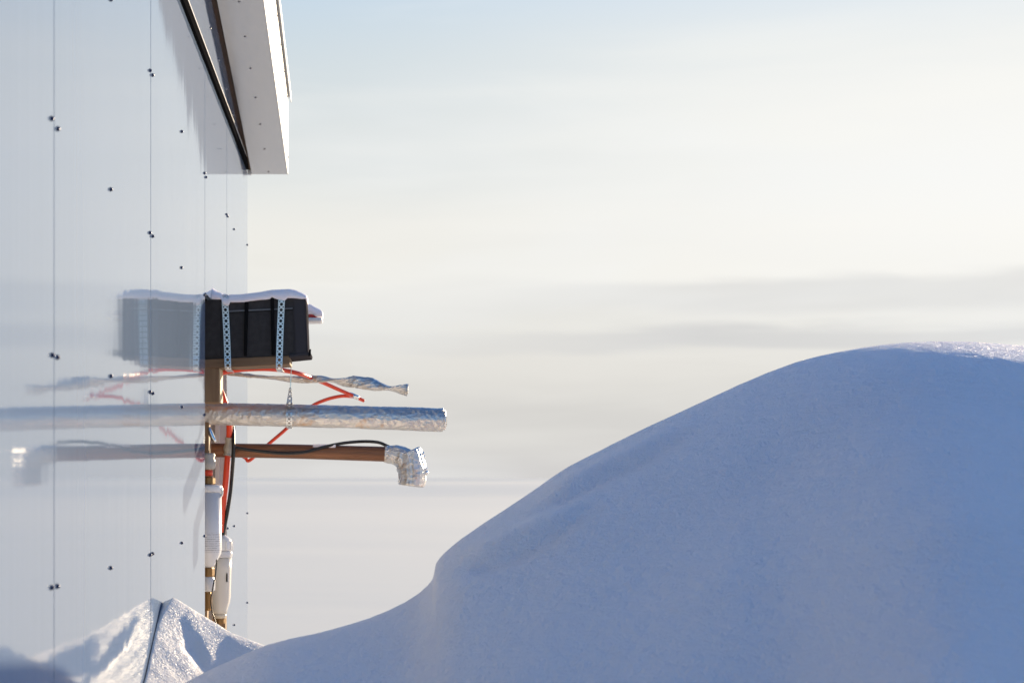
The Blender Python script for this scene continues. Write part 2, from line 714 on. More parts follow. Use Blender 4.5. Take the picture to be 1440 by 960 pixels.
def mound_height(X, Y):
    Yc = np.where(Y < 2.0, 1.4 + .6 * np.exp((Y - 2.0) / 1.2), Y)
    c = X / Yc
    px = c * F + VX
    pr = 3.75 + .45 * np.tanh((px - 620) / 420)
    Yr = pr
    w = .10 + .05 * smoothstep(800, 1100, px) + .52 * smoothstep(1060, 1380, px)
    a = .25 + .05 * smoothstep(350, 1200, px)
    u = Yr - Y
    e = ridge_e(c, u)
    g = a * (np.sqrt(u * u + w * w) - w)
    g2 = .46 * (np.sqrt(u * u + .3 ** 2) - .3)
    Z = e * np.where(Y < 2.0, Yc, Y) - np.where(u > 0, g, g2)
    # soft slab of drifted snow lying on the flank: two faint creases that start at the notch
    py = VY - F * Z / np.maximum(Yc, .5)
    front = smoothstep(-.02, .12, u) * smoothstep(2.6, 1.2, u)
    cr1 = np.interp(px, [560, 611, 650, 700, 745, 790, 900], [830, 803, 795, 777, 757, 733, 670])
    d1 = (cr1 - py)
    Z = Z + front * (.016 * smoothstep(-4, 8, d1) * smoothstep(34, 9, d1) - .016 * np.exp(-((d1 + 5) / 10) ** 2)) * smoothstep(632, 690, px) * smoothstep(860, 740, px)
    cr2 = np.interp(px, [740, 800, 850, 900, 960, 1100], [722, 690, 664, 641, 612, 555])
    d2 = cr2 - py
    Z = Z + front * (.011 * smoothstep(-5, 8, d2) * smoothstep(30, 9, d2) - .012 * np.exp(-((d2 + 6) / 11) ** 2)) * smoothstep(740, 810, px) * smoothstep(1010, 900, px)
    # gentle wind relief
    k = smoothstep(.28, .75, u)
    Z = Z + k * ((vnoise(X, Y, 2.3, 11) - .45) * .032 + (vnoise(X * .7 + Y * .6, Y * .8 - X * .5, 7.0, 12) - .4) * .011 + vnoise(X * .6 + Y, Y * .5 - X, 15.0, 15) * .003)
    Z = Z + (vnoise(X * 1.0, Y, 26, 13) * .0007 + vnoise(X, Y * .7, 60, 14) * .0003)
    return Z


def snow_mound():
    # columns through the ridge line (X at Y = 4) and rows along Y; dense where the outline is sharp
    xs = np.concatenate([np.linspace(-1.2, -.62, 12), np.linspace(-.60, .06, 150), np.linspace(.0640, .112, 18), np.linspace(.114, .150, 46),
                         np.linspace(.153, 1.7, 330), np.geomspace(1.72, 7.0, 60)])
    ys = np.concatenate([np.linspace(-3.0, 1.6, 30), np.linspace(1.63, 3.0, 70), np.linspace(3.01, 4.5, 200), np.linspace(4.53, 9.0, 60)])
    A, Y = np.meshgrid(xs, ys)
    X = A * (Y + 5.0) / 9.0
    X = np.maximum(X, -.445 + (A - xs[0]) * 1e-4)
    Z = mound_height(X, Y) + CAMZ
    low = Z < -.25
    Z = np.maximum(Z, -.3)
    return grid_object('snow_mound', X, Y, Z, M_SNOW, drop=low)


def drift_gap(Y):
    return .0008 + .020 * np.exp(-((Y - 4.06) / .10) ** 2)


def drift_height(X, Y):
    """little pyramid of drifted snow leaning on the wall; rel. to the camera height"""
    dX, dY = X + .430 - drift_gap(Y), Y - 4.03
    # ridge along the wall with its tip at dY = 0, falling away from the wall
    near = np.maximum(-dY, 0)
    far = np.maximum(dY, 0)
    h = -.246 - .44 * (np.sqrt(near ** 2 + .02 ** 2) - .02) - .24 * far - .40 * np.maximum(far - .40, 0)
    x = np.maximum(dX, 0)
    Z = h - .585 * (np.sqrt(x * x + .0015 ** 2) - .0015) + .17 * np.maximum(x - .12, 0) - .5 * np.maximum(x - .26, 0)
    # hollow on the camera side, lit hump in front of it
    v = (X + .349) + .40 * (Y - 3.885) + vnoise(X, Y, 40, 27) * .010
    Z = Z - .0105 * np.exp(-((v / .023) ** 2 + ((Y - 3.885) / .060) ** 2))
    hump = .085 * np.exp(-(((X + .415) / .09) ** 2 + ((Y - 3.43) / .15) ** 2))
    Z = np.maximum(Z, -.52 - .3 * x - 1.5 * far) + hump
    Z = Z + vnoise(X, Y, 9, 20) * .0035 + vnoise(X, Y, 19, 21) * .004 + vnoise(X, Y, 45, 22) * .0011 + vnoise(X, Y, 140, 23) * .0005
    return Z


def snow_drift():
    # the wall side ends in a small melted gap, wide near the tip and closed at its near end
    ys = np.concatenate([np.linspace(1.5, 3.3, 30), np.linspace(3.32, 4.9, 240), np.linspace(4.93, 9.0, 60)])
    us = np.concatenate([[-.04, -.03, -.02, -.01], np.linspace(0, .30, 130), np.geomspace(.306, 1.6, 34)])
    U, Y = np.meshgrid(us, ys)
    gap = drift_gap(Y)
    edge = -.4300 + gap
    back = np.minimum(-U, .03) / .03                     # the little trough that the warm wall has melted
    X = np.where(U < 0, edge - np.maximum(back, 0) * (gap + .001), edge + U)
    Z = drift_height(np.where(U < 0, edge, X), Y) + CAMZ
    Z = np.where(U < 0, Z - .45 * np.maximum(back, 0) ** .8 * gap - np.where(U < -.035, .4, 0), Z)
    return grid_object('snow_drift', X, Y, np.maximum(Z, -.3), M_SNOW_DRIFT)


snow_plain()
snow_mound()
snow_drift()

# ------------------------------------------------------------------ the clad building
WX = -.4328
Y_END = 6.85
LAPS = [.0005, .0005, .0005, .0004, .0004, .0003, .0003]
SEAMS = [-1.0, .25, 1.442, 2.64, 3.811, 5.070, 5.853, Y_END]
REC0, REC1 = 5.0705, 5.853
ZT = CAMZ + 1.100          # top of the wall sheets
ZREC = CAMZ + .498         # top of the service recess
cabin = thing('clad_cabin', 'glossy white sheet-clad cabin wall with overhanging roof edge at left', 'building', (WX, 3.0, 0))


def roofz(Y):
    return CAMZ + 1.093 + .1437 * (Y_END - Y)


def screw_mesh(r=.0030, h=.0042):
    bm = bmesh.new()
    prof = [(r * 1.3, 0), (r * 1.3, .0010), (r * .98, .0016), (r * .98, h * .75), (r * .7, h), (r * .2, h * 1.02)]
    seg = 10
    rings = [[bm.verts.new((z, rr * math.cos(2 * math.pi * k / seg), rr * math.sin(2 * math.pi * k / seg))) for k in range(seg)] for rr, z in prof]
    for i in range(len(rings) - 1):
        for k in range(seg):
            bm.faces.new((rings[i][k], rings[i][(k + 1) % seg], rings[i + 1][(k + 1) % seg], rings[i + 1][k]))
    bm.faces.new(rings[-1])
    bmesh.ops.recalc_face_normals(bm, faces=bm.faces)
    me = bpy.data.meshes.new('screw')
    bm.to_mesh(me)
    bm.free()
    me.polygons.foreach_set('use_smooth', [True] * len(me.polygons))
    return me


ME_SCREW = screw_mesh()
ME_SCREW.materials.append(M_DARKBLUE)
ME_RIVET = screw_mesh(.0030, .0028)
ME_RIVET.materials.append(M_RIVET)


def put(name, me, parent, p, rot=None):
    o = bpy.data.objects.new(name, me)
    o.location = Vector(p) - root_loc(parent)
    if rot is not None:
        o.rotation_euler = rot
    return link(o, parent)


rows = [-.46 + .3168 * k for k in range(-2, 5)]
for k in range(len(SEAMS) - 1):
    y0, y1 = SEAMS[k], SEAMS[k + 1]
    bm = bmesh.new()
    # each sheet laps over the one before it: its near edge stands proud, its far edge is flush
    t = .012
    LAP = LAPS[k]

    def slab(ya, yb, za, zb):
        xa = WX + LAP * (1 - (ya - y0) / (y1 - y0))
        xb = WX + LAP * (1 - (yb - y0) / (y1 - y0))
        prism(bm, [(xa, ya, za), (xb, yb, za), (WX - t, yb, za), (WX - t, ya, za)], (0, 0, zb - za))
    e = .0
    if k == 5:
        slab(y0 + e, y1 - e, ZREC, ZT)
    else:
        slab(y0 + e, y1 - e, -.3, ZT)
    p = obj('wall_panel', bm, M_WALL, cabin)
    cols = []
    if k == 6:
        cols = [(y0 + .025, 0), (6.16, .0), (Y_END - .018, .03)]
    elif k == 5:
        cols = [(y0 + .022, -.0), (y1 - .02, .002)]
    else:
        cols = [(y0 + .022, 0), ((y0 + y1) / 2 - .01, .0), (y1 - .022, .0)]
    for cy, off in cols:
        for zr in rows:
            z = CAMZ + zr + off + random.uniform(-.003, .003)
            if k == 5 and z < ZREC + .03:
                continue
            if z > ZT - .03 or z < .1:
                continue
            xs = WX + LAP * (1 - (cy - y0) / (y1 - y0))
            put('screw', ME_SCREW, p, (xs, cy + random.uniform(-.004, .004), z), (random.uniform(0, 6), random.uniform(-.06, .06), random.uniform(-.08, .08)))

# body of the building behind the sheets
bm = bmesh.new()
add_box(bm, (-4.4, -1.0, -.3), (WX - .09, Y_END - .002, ZT - .002))
add_box(bm, (WX - .0895, -1.0, -.3), (WX - .0125, REC0 - .004, ZT - .002))
add_box(bm, (WX - .0895, REC1 + .004, -.3), (WX - .0125, Y_END - .002, ZT - .002))
add_box(bm, (WX - .0895, REC0 - .0035, ZREC + .003), (WX - .0125, REC1 + .0035, ZT - .002))
obj('wall_core', bm, M_DARK, cabin)
# lining of the recess
bm = bmesh.new()
add_box(bm, (WX - .089, REC1 - .003, -.3), (WX - .0005, REC1 + .0035, ZREC))
obj('recess_jamb', bm, M_JAMB, cabin)
bm = bmesh.new()
add_box(bm, (-.4675, REC1 - .016, -.3), (-.4545, REC1 - .0035, ZREC))
obj('edge_bead', bm, M_BEAD, cabin)
bm = bmesh.new()
add_box(bm, (WX - .089, REC0 - .003, -.3), (WX - .013, REC0 + .0005, ZREC))
obj('recess_jamb', bm, M_JAMB, cabin)
# corner flashing at the far end
bm = bmesh.new()
add_box(bm, (WX - .06, Y_END + .0005, -.3), (WX - .013, Y_END + .003, ZT))
obj('corner_flashing', bm, M_TRIM, cabin)
# eave strip along the wall top: black strip painting the shadow gap below a white lip
bm = bmesh.new()
add_box(bm, (WX - .010, -1.0, ZT + .0015), (WX + .008, Y_END - .05, ZT + .0275))
obj('eave_shadow_strip', bm, M_RUBBER, cabin)
bm = bmesh.new()
add_box(bm, (WX - .004, -1.0, ZT + .028), (WX + .0092, Y_END - .012, ZT + .0306))
obj('eave_lip', bm, M_TRIM, cabin)
# triangular infill between the wall top and the sloping roof
GX = WX - .001
bm = bmesh.new()
prism(bm, [(GX, -1.0, ZT + .037), (GX, Y_END - .19, ZT + .037), (GX, -1.0, roofz(-1.0) + .02)], (-.012, 0, 0))
gp = obj('gable_infill', bm, M_WALL, cabin)
for i in range(10):
    yy = 6.45 - .30 * i
    put('rivet', ME_RIVET, gp, (GX, yy, ZT + .055 + (roofz(yy) - ZT - .06) * .5))
# roof
ROX, RIX = -.288, -.417
Y0 = -1.0


def sloped(x0, x1, dz0, dz1, ya=Y0, yb=Y_END):
    b = bmesh.new()
    prism(b, [(x0, ya, roofz(ya) + dz0), (x1, ya, roofz(ya) + dz0), (x1, yb, roofz(yb) + dz0), (x0, yb, roofz(yb) + dz0)], (0, 0, dz1 - dz0))
    return b


rf = obj('roof', sloped(-4.5, ROX - .003, .035, .275), M_FASCIA, cabin)
sf = obj('soffit', sloped(RIX, ROX - .0025, 0, .004), M_SOFFIT, cabin)
for i in range(14):
    yy = 6.82 - .256 * i
    put('rivet', ME_RIVET, sf, (-.3565, yy, roofz(yy)), (0, math.pi / 2 , 0))
fa = obj('fascia', sloped(ROX - .0022, ROX, -.002, .278), M_FASCIA, cabin)
for i in range(14):
    yy = 6.83 - .245 * i
    put('rivet', ME_RIVET, fa, (ROX, yy, roofz(yy) + .055))
    put('rivet', ME_RIVET, fa, (ROX, yy - .1, roofz(yy - .1) + .235))
obj('roof_board', sloped(WX - .04, RIX + .006, .012, .034, Y0, Y_END - .013), M_BROWN, cabin)
obj('roof_edge_strip', sloped(ROX - .05, ROX + .011, .280, .289, Y0, Y_END + .02), M_FASCIA, cabin)
obj('roof_edge_drip', sloped(ROX + .0085, ROX + .011, .262, .2795, Y0, Y_END + .02), M_TRIM, cabin)
obj('end_closure', sloped(WX + .0008, RIX - .0005, -.004, .0345, Y_END - .011, Y_END), M_TRIM, cabin)

# ------------------------------------------------------------------ wooden bracket
YB = 5.30
brk = thing('wooden_bracket', 'pale pine bracket with a post and board under the black box', 'bracket', W(300, 565, YB))
bm = bmesh.new()
b0, b1 = W(284, 517, YB), W(407.5, 501, YB)
prism(bm, [W(280, 518.5, YB), W(407.5, 512.0, YB), W(407.5, 499.5, YB), W(280, 505.5, YB)], (0, .15, 0))
bmesh.ops.bevel(bm, geom=list(bm.edges), offset=.0012, segments=1, affect='EDGES')
obj('board', bm, M_WOOD_H, brk)
bm = bmesh.new()
p0, p1 = W(276, 566, YB + .004), W(308.0, 517.5, YB + .004)
add_box(bm, (p0.x, YB + .004, p0.z), (p1.x, YB + .10, p1.z), .0015)
obj('post', bm, M_WOOD, brk)
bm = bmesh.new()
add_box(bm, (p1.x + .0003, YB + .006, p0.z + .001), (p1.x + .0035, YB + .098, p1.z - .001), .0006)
obj('lit_edge_strip', bm, M_LIT_EDGE, brk)  # added pale strip: the post's sunlit edge put into the wood colour
bm = bmesh.new()
q0, q1 = W(272, 668, 5.5), W(294.5, 592, 5.5)
add_box(bm, (q0.x, 5.48, q0.z), (q1.x, 5.56, CAMZ + .20), .002)
obj('batten', bm, M_WOOD, brk)
bm = bmesh.new()
add_box(bm, W(272, 885, 5.62), W(291, 846, 5.62) + Vector((0, .06, 0)), .002)
obj('batten', bm, M_WOOD, brk)
bm = bmesh.new()
add_box(bm, W(306, 900, 5.74), W(317, 853, 5.74) + Vector((0, .05, 0)), .002)
obj('batten', bm, M_WOOD, brk)

# ------------------------------------------------------------------ black box
box = thing('equipment_box', 'black plastic equipment box capped with snow and strapped to the wall bracket', 'box', W(360, 505, YB))
YF = 5.30


def quad_prism(px, d, y=YF):
    b = bmesh.new()
    prism(b, [W(*q, y) for q in px], (0, d, 0))
    return b


b = quad_prism([(276, 505.5), (432, 499.5), (431, 434), (276, 441)], .185)
bmesh.ops.bevel(b, geom=list(b.edges), offset=.003, segments=2, affect='EDGES')
obj('body', b, M_BOX, box)
b = quad_prism([(276, 440.2), (430.6, 433.2), (429.5, 416.5), (276, 420.5)], .189, YF - .002)
bmesh.ops.bevel(b, geom=list(b.edges), offset=.003, segments=2, affect='EDGES')
obj('lid', b, M_BOX, box)
b = quad_prism([(322, 438.6), (411.5, 434.4), (411.5, 432.6), (322, 436.4)], .003, YF - .0045)
obj('seam_strip', b, M_LIT_FROST, box)  # paler strip: the lid lip's highlight painted in with its dusting of snow
for q in ([(343.0, 500.5), (347.0, 500.5), (349.5, 424), (344.0, 424)], [(382.0, 499), (386.5, 499), (385.2, 416.5), (380.2, 416.5)]):
    b = quad_prism(q, .006, YF - .0075)
    bmesh.ops.bevel(b, geom=list(b.edges), offset=.0012, segments=1, affect='EDGES')
    obj('rubber_band', b, M_RUBBER, box)
b = quad_prism([(414, 500.0), (433.2, 499.0), (429.8, 418.5), (411.0, 419)], .19, YF - .0042)
bmesh.ops.bevel(b, geom=list(b.edges), offset=.004, segments=2, affect='EDGES')
obj('end_panel', b, M_BOX2, box)
b = quad_prism([(276, 503), (312, 502), (312, 420), (276, 421.5)], .19, YF - .0042)
bmesh.ops.bevel(b, geom=list(b.edges), offset=.004, segments=2, affect='EDGES')
obj('end_panel', b, M_BOX, box)
b = quad_prism([(406, 502.5), (436.0, 499.5), (436.8, 494.5), (406, 498.3)], .20, YF - .0055)
bmesh.ops.bevel(b, geom=list(b.edges), offset=.0015, segments=1, affect='EDGES')
obj('foot_flange', b, M_BOX2, box)
b = quad_prism([(433.6, 500.5), (437.0, 499.5), (437.3, 490.5), (434.6, 491.5)], .012, YF - .0075)
obj('latch', b, M_RUBBER, box)

# ------------------------------------------------------------------ perforated straps
def strap(name, label, pts, up_w, width, thick, parent_group, pitch=.0151, taper=None):
    """pts: 3D path; up_w: unit vector across the strap. A real strip with punched holes."""
    path = catmull(pts, 60)
    L = [0]
    for i in range(len(path) - 1):
        L.append(L[-1] + (path[i + 1] - path[i]).length)
    tot = L[-1]

    def at(s):
        s = min(max(s, 0), tot)
        for i in range(len(L) - 1):
            if s <= L[i + 1]:
                f = (s - L[i]) / max(L[i + 1] - L[i], 1e-9)
                return path[i].lerp(path[i + 1], f), (path[i + 1] - path[i]).normalized()
        return path[-1], (path[-1] - path[-2]).normalized()
    bm = bmesh.new()
    n = max(2, int(tot / pitch))
    p = tot / n
    hw = width / 2
    edges = []

    def loop(vs):
        for i in range(len(vs)):
            edges.append(bm.edges.new((vs[i], vs[(i + 1) % len(vs)])))
    left = [bm.verts.new((-hw, p * k / 2, 0)) for k in range(2 * n + 1)]
    right_ = [bm.verts.new((hw, p * k / 2, 0)) for k in range(2 * n + 1)]
    loop(left + right_[::-1])
    for k in range(n):
        c = p * (k + .5)
        loop([bm.verts.new((hw * .50 * math.cos(a), c + hw * .50 * math.sin(a), 0)) for a in [math.pi * 2 * i / 10 for i in range(10)]])
        if k:
            for sx in (-.56, .56):
                loop([bm.verts.new((hw * sx + hw * .24 * math.cos(a), p * k + hw * .24 * math.sin(a), 0)) for a in [math.pi * 2 * i / 6 for i in range(6)]])
    bmesh.ops.triangle_fill(bm, edges=edges, use_beauty=True)
    r = bmesh.ops.extrude_face_region(bm, geom=list(bm.faces))
    for v in [g for g in r['geom'] if isinstance(g, bmesh.types.BMVert)]:
        v.co.z = thick
    aw = Vector(up_w).normalized()
    for v in bm.verts:
        pos, t = at(v.co.y)
        nrm = aw.cross(t).normalized()
        kk = taper(v.co.y / tot) if taper else 1
        v.co = pos + aw * v.co.x * kk + nrm * v.co.z
    bmesh.ops.recalc_face_normals(bm, faces=bm.faces)
    o = obj(name, bm, M_GALV, None, origin=path[len(path) // 2])
    return tag(o, label, 'strap', parent_group)


def box_strap(px_top, px_bot, label):
    yf = YF - .0095
    dx = Vector((0, .03, 0))
    a = W(px_top, 423, yf)
    pts = [W(px_top, 414.5, yf) + Vector((0, .12, 0)), W(px_top, 414.5, yf) + Vector((0, .02, 0)), W(px_top, 416.5, yf), W(px_top + (px_bot - px_top) * .3, 442, yf),
           W(px_top + (px_bot - px_top) * .6, 468, yf), W(px_top + (px_bot - px_top) * .85, 497, yf), W(px_bot, 517.3, yf), W(px_bot, 519.6, yf) + Vector((0, .02, 0)),
           W(px_bot, 519.6, yf) + Vector((0, .12, 0))]
    return strap('perforated_strap', label, pts, (1, 0, 0), .0178, .0011, 'perforated steel straps round the black box')


box_strap(316.0, 320.5, 'galvanised perforated strap round the black box, nearest the wall')
box_strap(396.3, 392.5, 'galvanised perforated strap round the outer end of the black box')


# snow lying on the box
def cap_mesh(prof, low, y0, y1, n=70, m=22):
    """prof: [(px, py_top)], low: [(px, py_bottom)] silhouettes at depth y0"""
    bm = bmesh.new()
    P = np.array(prof, float)
    Lw = np.array(low, float)
    xs = np.linspace(P[0, 0], P[-1, 0], n + 1)
    rings = []
    yc, hy = (y0 + y1) / 2, (y1 - y0) / 2
    for i, px in enumerate(xs):
        tp = np.interp(px, P[:, 0], P[:, 1])
        lo = np.interp(px, Lw[:, 0], Lw[:, 1])
        zt = (VY - tp) * yc / F + CAMZ
        zl = (VY - lo) * y0 / F + CAMZ
        X = (px - VX) * y0 / F
        ring = []
        for k in range(m + 1):
            a = math.pi * k / m
            ca = math.cos(a)
            sy = math.copysign(abs(ca) ** .45, ca)
            sz = math.sin(a) ** .6
            zl2 = zl if k < m / 2 else (VY - np.interp(px, P[:, 0], P[:, 1]) - 8) * y0 / F + CAMZ
            y = yc - hy * sy
            z = min(zl, zt) + max(zt - zl, .001) * sz
            q = Vector((X, y, z))
            q.z += .0007 * noise.noise(q * 30) + .0004 * noise.noise(q * 130)
            q.y += .0012 * noise.noise(q * 40 + Vector((3, 1, 7)))
            ring.append(bm.verts.new(q))
        rings.append(ring)
    for i in range(n):
        for k in range(m):
            bm.faces.new((rings[i][k], rings[i + 1][k], rings[i + 1][k + 1], rings[i][k + 1]))
        bm.faces.new((rings[i][m], rings[i + 1][m], rings[i + 1][0], rings[i][0]))
    bm.faces.new(rings[0])
    bm.faces.new(rings[-1][::-1])
    bmesh.ops.recalc_face_normals(bm, faces=bm.faces)
    return bm


bm = cap_mesh([(284, 415), (291, 412), (295.5, 408.0), (297.5, 406.8), (300, 409), (305, 412.3), (313, 415.2), (322, 416.5), (340, 416), (356, 414.2), (370, 412), (382, 410),
               (396, 409), (408, 409), (416, 410.6), (423, 413.5), (428, 416.3), (431, 418.5)],
              [(284, 417), (298, 420), (311, 420.5), (313.5, 428), (321, 429.5), (323, 424.5), (343, 424.5), (352, 422.5), (379, 420), (382, 417.5), (390, 420.5), (400, 422), (404, 418.6), (416, 419), (423, 419.8), (431, 419.2)],
              YF - .0135, YF + .18, 120, 24)
tag(obj('settled_snow', bm, M_SNOW_SOFT, None, True, origin=W(360, 418, YF + .09)), 'bluish cap of snow lying on top of the black box', 'snow')

# lamp behind the outer end of the box
lamp = thing('marker_lamp', 'small red and white lamp sticking out behind the black box', 'lamp', W(440, 452, 5.56))
bm = bmesh.new()
add_box(bm, W(412, 452, 5.53), W(453, 446.2, 5.53) + Vector((0, .09, 0)), .004, 2)
obj('lamp_base', bm, M_WHITEPL, lamp, True)
bm = bmesh.new()
add_box(bm, W(412, 446, 5.535), W(446, 440.5, 5.535) + Vector((0, .075, 0)), .004, 2)
obj('lens', bm, M_REDGLOW, lamp, True)
bm = cap_mesh([(424, 428), (431, 427.5), (436, 428.5), (442, 431.5), (448, 434.8), (452, 437.5), (453.6, 440.5)], [(424, 441), (440, 441.5), (444, 444.5), (453.6, 443.5)], 5.53, 5.62, 40, 16)
tag(obj('settled_snow', bm, M_SNOW_SOFT, None, True, origin=W(440, 442, 5.57)), 'small wedge of snow on the red and white lamp', 'snow')

# ------------------------------------------------------------------ pipes
YP = 5.50


def crumple(amp, s, seed):
    sv = Vector((seed * 3.1, seed * 1.7, seed * 2.3))

    def f(t, a, p):
        q = Vector((p.x * s * .55, math.cos(a) * 1.1, math.sin(a) * 1.1)) + sv
        return amp * (ridged(q * 1.0) * .6 + ridged(q * 2.3 + sv) * .35 + noise.noise(q * 6.0) * .3 - .5)
    return f


big = thing('foil_wrapped_pipe', 'thick pipe lagged in crumpled foil, longest of the pipes below the box', 'pipe', W(289, 582, YP))
path = catmull([W(268, 581.0, YP), W(330, 582.3, YP), W(410, 584.0, YP), W(500, 586.5, YP), W(560, 588.2, YP), W(600, 589.6, YP), W(623.5, 590.3, YP)], 230)
rads = [(.0305 + .0038 * (i / 230)) for i in range(231)]
rads[-1] *= .80
rads[-2] *= .93
bm = bmesh.new()
add_tube(bm, path, rads, 56, True, crumple(.0020, 34, 1))
obj('foil_jacket', bm, M_FOIL, big, False)
# dark open end and its crimped rim
bm = bmesh.new()
e = path[-1]
add_tube(bm, [e + Vector((-.004, 0, 0)), e + Vector((.004, 0, 0)), e + Vector((.0075, 0, 0)), e + Vector((.008, 0, 0))], [.030, .0315, .027, .018], 40, True, crumple(.004, 60, 4))
obj('crimped_end', bm, M_FOIL, big)
bm = bmesh.new()
add_tube(bm, [e + Vector((.0075, .0, -.004)), e + Vector((.0092, .0, -.004))], .014, 20)
obj('pipe_mouth', bm, M_RUBBER, big)
# matted wrap near the wall
bm = bmesh.new()
add_tube(bm, path[:96], [r * (1.03 - .045 * (i / 95) ** 3) for i, r in enumerate(rads[:96])], 48, True, crumple(.0014, 60, 9))
obj('matted_wrap', bm, M_FOIL_DULL, big)

YS = 5.63
sm = thing('foil_wrapped_pipe', 'thin twisted foil tube, topmost of the pipes just under the box', 'pipe', W(320, 524, YS))
pts = [(300, 523.5), (330, 526), (360, 529), (390, 531.5), (420, 533.5), (440, 533.0), (456, 533.0), (470, 535.0), (485, 537.3), (500, 537.0), (520, 539.8), (540, 544.5), (556, 546.8), (571, 547.8)]
path = catmull([W(*q, YS) for q in pts], 200)
rr = np.interp(np.linspace(0, 1, 201), [0, .1, .25, .42, .5, .56, .62, .70, .78, .86, .92, .97, 1.0],
               [.0035, .006, .010, .0105, .010, .0155, .016, .0175, .0200, .0165, .0150, .0180, .0165])
bm = bmesh.new()
add_tube(bm, path, list(map(float, rr)), 40, True, crumple(.0036, 40, 2), flat=lambda s: (1.0, .62 + .25 * math.sin(s * 19), s * 9))
obj('foil_jacket', bm, M_FOIL, sm)
e = path[-1]
bm = bmesh.new()
add_tube(bm, [e + Vector((-.002, 0, 0)), e + Vector((.005, 0, -.001)), e + Vector((.0055, 0, -.001)), e + Vector((.0, 0, -.001))], [.0165, .0175, .0120, .0105], 30, True, crumple(.003, 60, 6))
obj('crimped_end', bm, M_FOIL, sm)

YC = 5.66
cp = thing('copper_pipe', 'brown copper pipe with a foil-wrapped elbow at its end, lowest pipe', 'pipe', W(296, 633, YC))
bm = bmesh.new()
path = catmull([W(286, 632.6, YC), W(400, 634.2, YC), W(500, 637.0, YC), W(552, 638.6, YC)], 40)
add_tube(bm, path, [.0205 + .002 * i / 40 for i in range(41)], 28)
obj('copper_tube', bm, M_COPPER, cp, True)
bm = bmesh.new()
path = catmull([W(*q, YC) for q in [(541, 638), (550, 638.6), (559, 640), (568, 645), (574, 652)]], 40)
add_tube(bm, path, [.0245 + .014 * (i / 40) ** 1.4 for i in range(41)], 44, True, crumple(.0040, 60, 3))
path = catmull([W(*q, YC) for q in [(573.5, 634.5), (574.5, 637), (577, 645), (579, 658), (579.5, 672), (578, 680), (577.5, 683.5)]], 60)
rr = np.interp(np.linspace(0, 1, 61), [0, .04, .12, .35, .6, .85, .96, 1.0], [.020, .032, .038, .040, .041, .0385, .034, .026])
add_tube(bm, path, list(map(float, rr)), 44, True, crumple(.0050, 50, 8))
obj('foil_elbow', bm, M_FOIL, cp)
bm = bmesh.new()
for (x_, y_, r_) in ((594.5, 637.5, .006), (595, 642, .0065), (598.5, 659.5, .007), (599.5, 664.0, .0075), (597, 670, .0065)):
    c = W(x_, y_, YC)
    rb = bmesh.ops.create_icosphere(bm, subdivisions=2, radius=r_)
    for v in rb['verts']:
        v.co += v.co.normalized() * (.002 * noise.noise((v.co + c) * 400))
        v.co += c
obj('edge_glints', bm, M_STEEL, cp)  # bright steel beads added as sun sparkle along the foil edge
bm = bmesh.new()
add_box(bm, W(440, 629.6, YC - .0175), W(472, 624.2, YC - .0175) + Vector((0, .022, 0)), .002)
tag(obj('snow_patch', bm, M_SNOW_SOFT, None, origin=W(456, 628, YC)), 'thin strip of snow lying on the copper pipe under the black cable', 'snow')

# ------------------------------------------------------------------ hanger for the thick pipe
hang = thing('pipe_hanger', 'perforated steel hanger loop on a wire round the thick foil pipe', 'hanger', W(408, 584, YP))
cy, cz = YP, W(408, 584, YP).z
R = .0372
pts = []
top = W(408, 547, YP)
for a in np.linspace(math.radians(60), math.radians(-240), 26):
    pts.append(Vector((W(407.2, 584, YP).x, cy - math.cos(a) * R, cz + math.sin(a) * R)))
pts = [top + Vector((0, -.003, .004)), top + Vector((0, -.010, -.006))] + pts + [top + Vector((0, .010, -.006)), top + Vector((0, .003, .004))]
o = strap('hanger_strap', 'x', pts, (1, 0, 0), .0168, .0011, None, .0130, lambda s: .28 + .72 * min(1.0, min(s, 1 - s) * 6))
for k_ in ('label', 'category'):
    del o[k_]
o.location = o.location - hang.location
o.parent = hang
bm = bmesh.new()
add_tube(bm, catmull([W(409.4, 503, YP), W(409.2, 525, YP), W(408.2, 546.5, YP)], 10), .0013, 6)
obj('wire', bm, M_STEEL, hang)

# ------------------------------------------------------------------ hoses and cables
def cable(name, label, cat, pts, r, m, group=None, n=120):
    bm = bmesh.new()
    path = catmull([W(*q) for q in pts], n)
    add_tube(bm, path, r if not isinstance(r, tuple) else [r[0] + (r[1] - r[0]) * i / n for i in range(n + 1)], 14)
    return tag(obj(name, bm, m, None, True, origin=path[0]), label, cat, group)


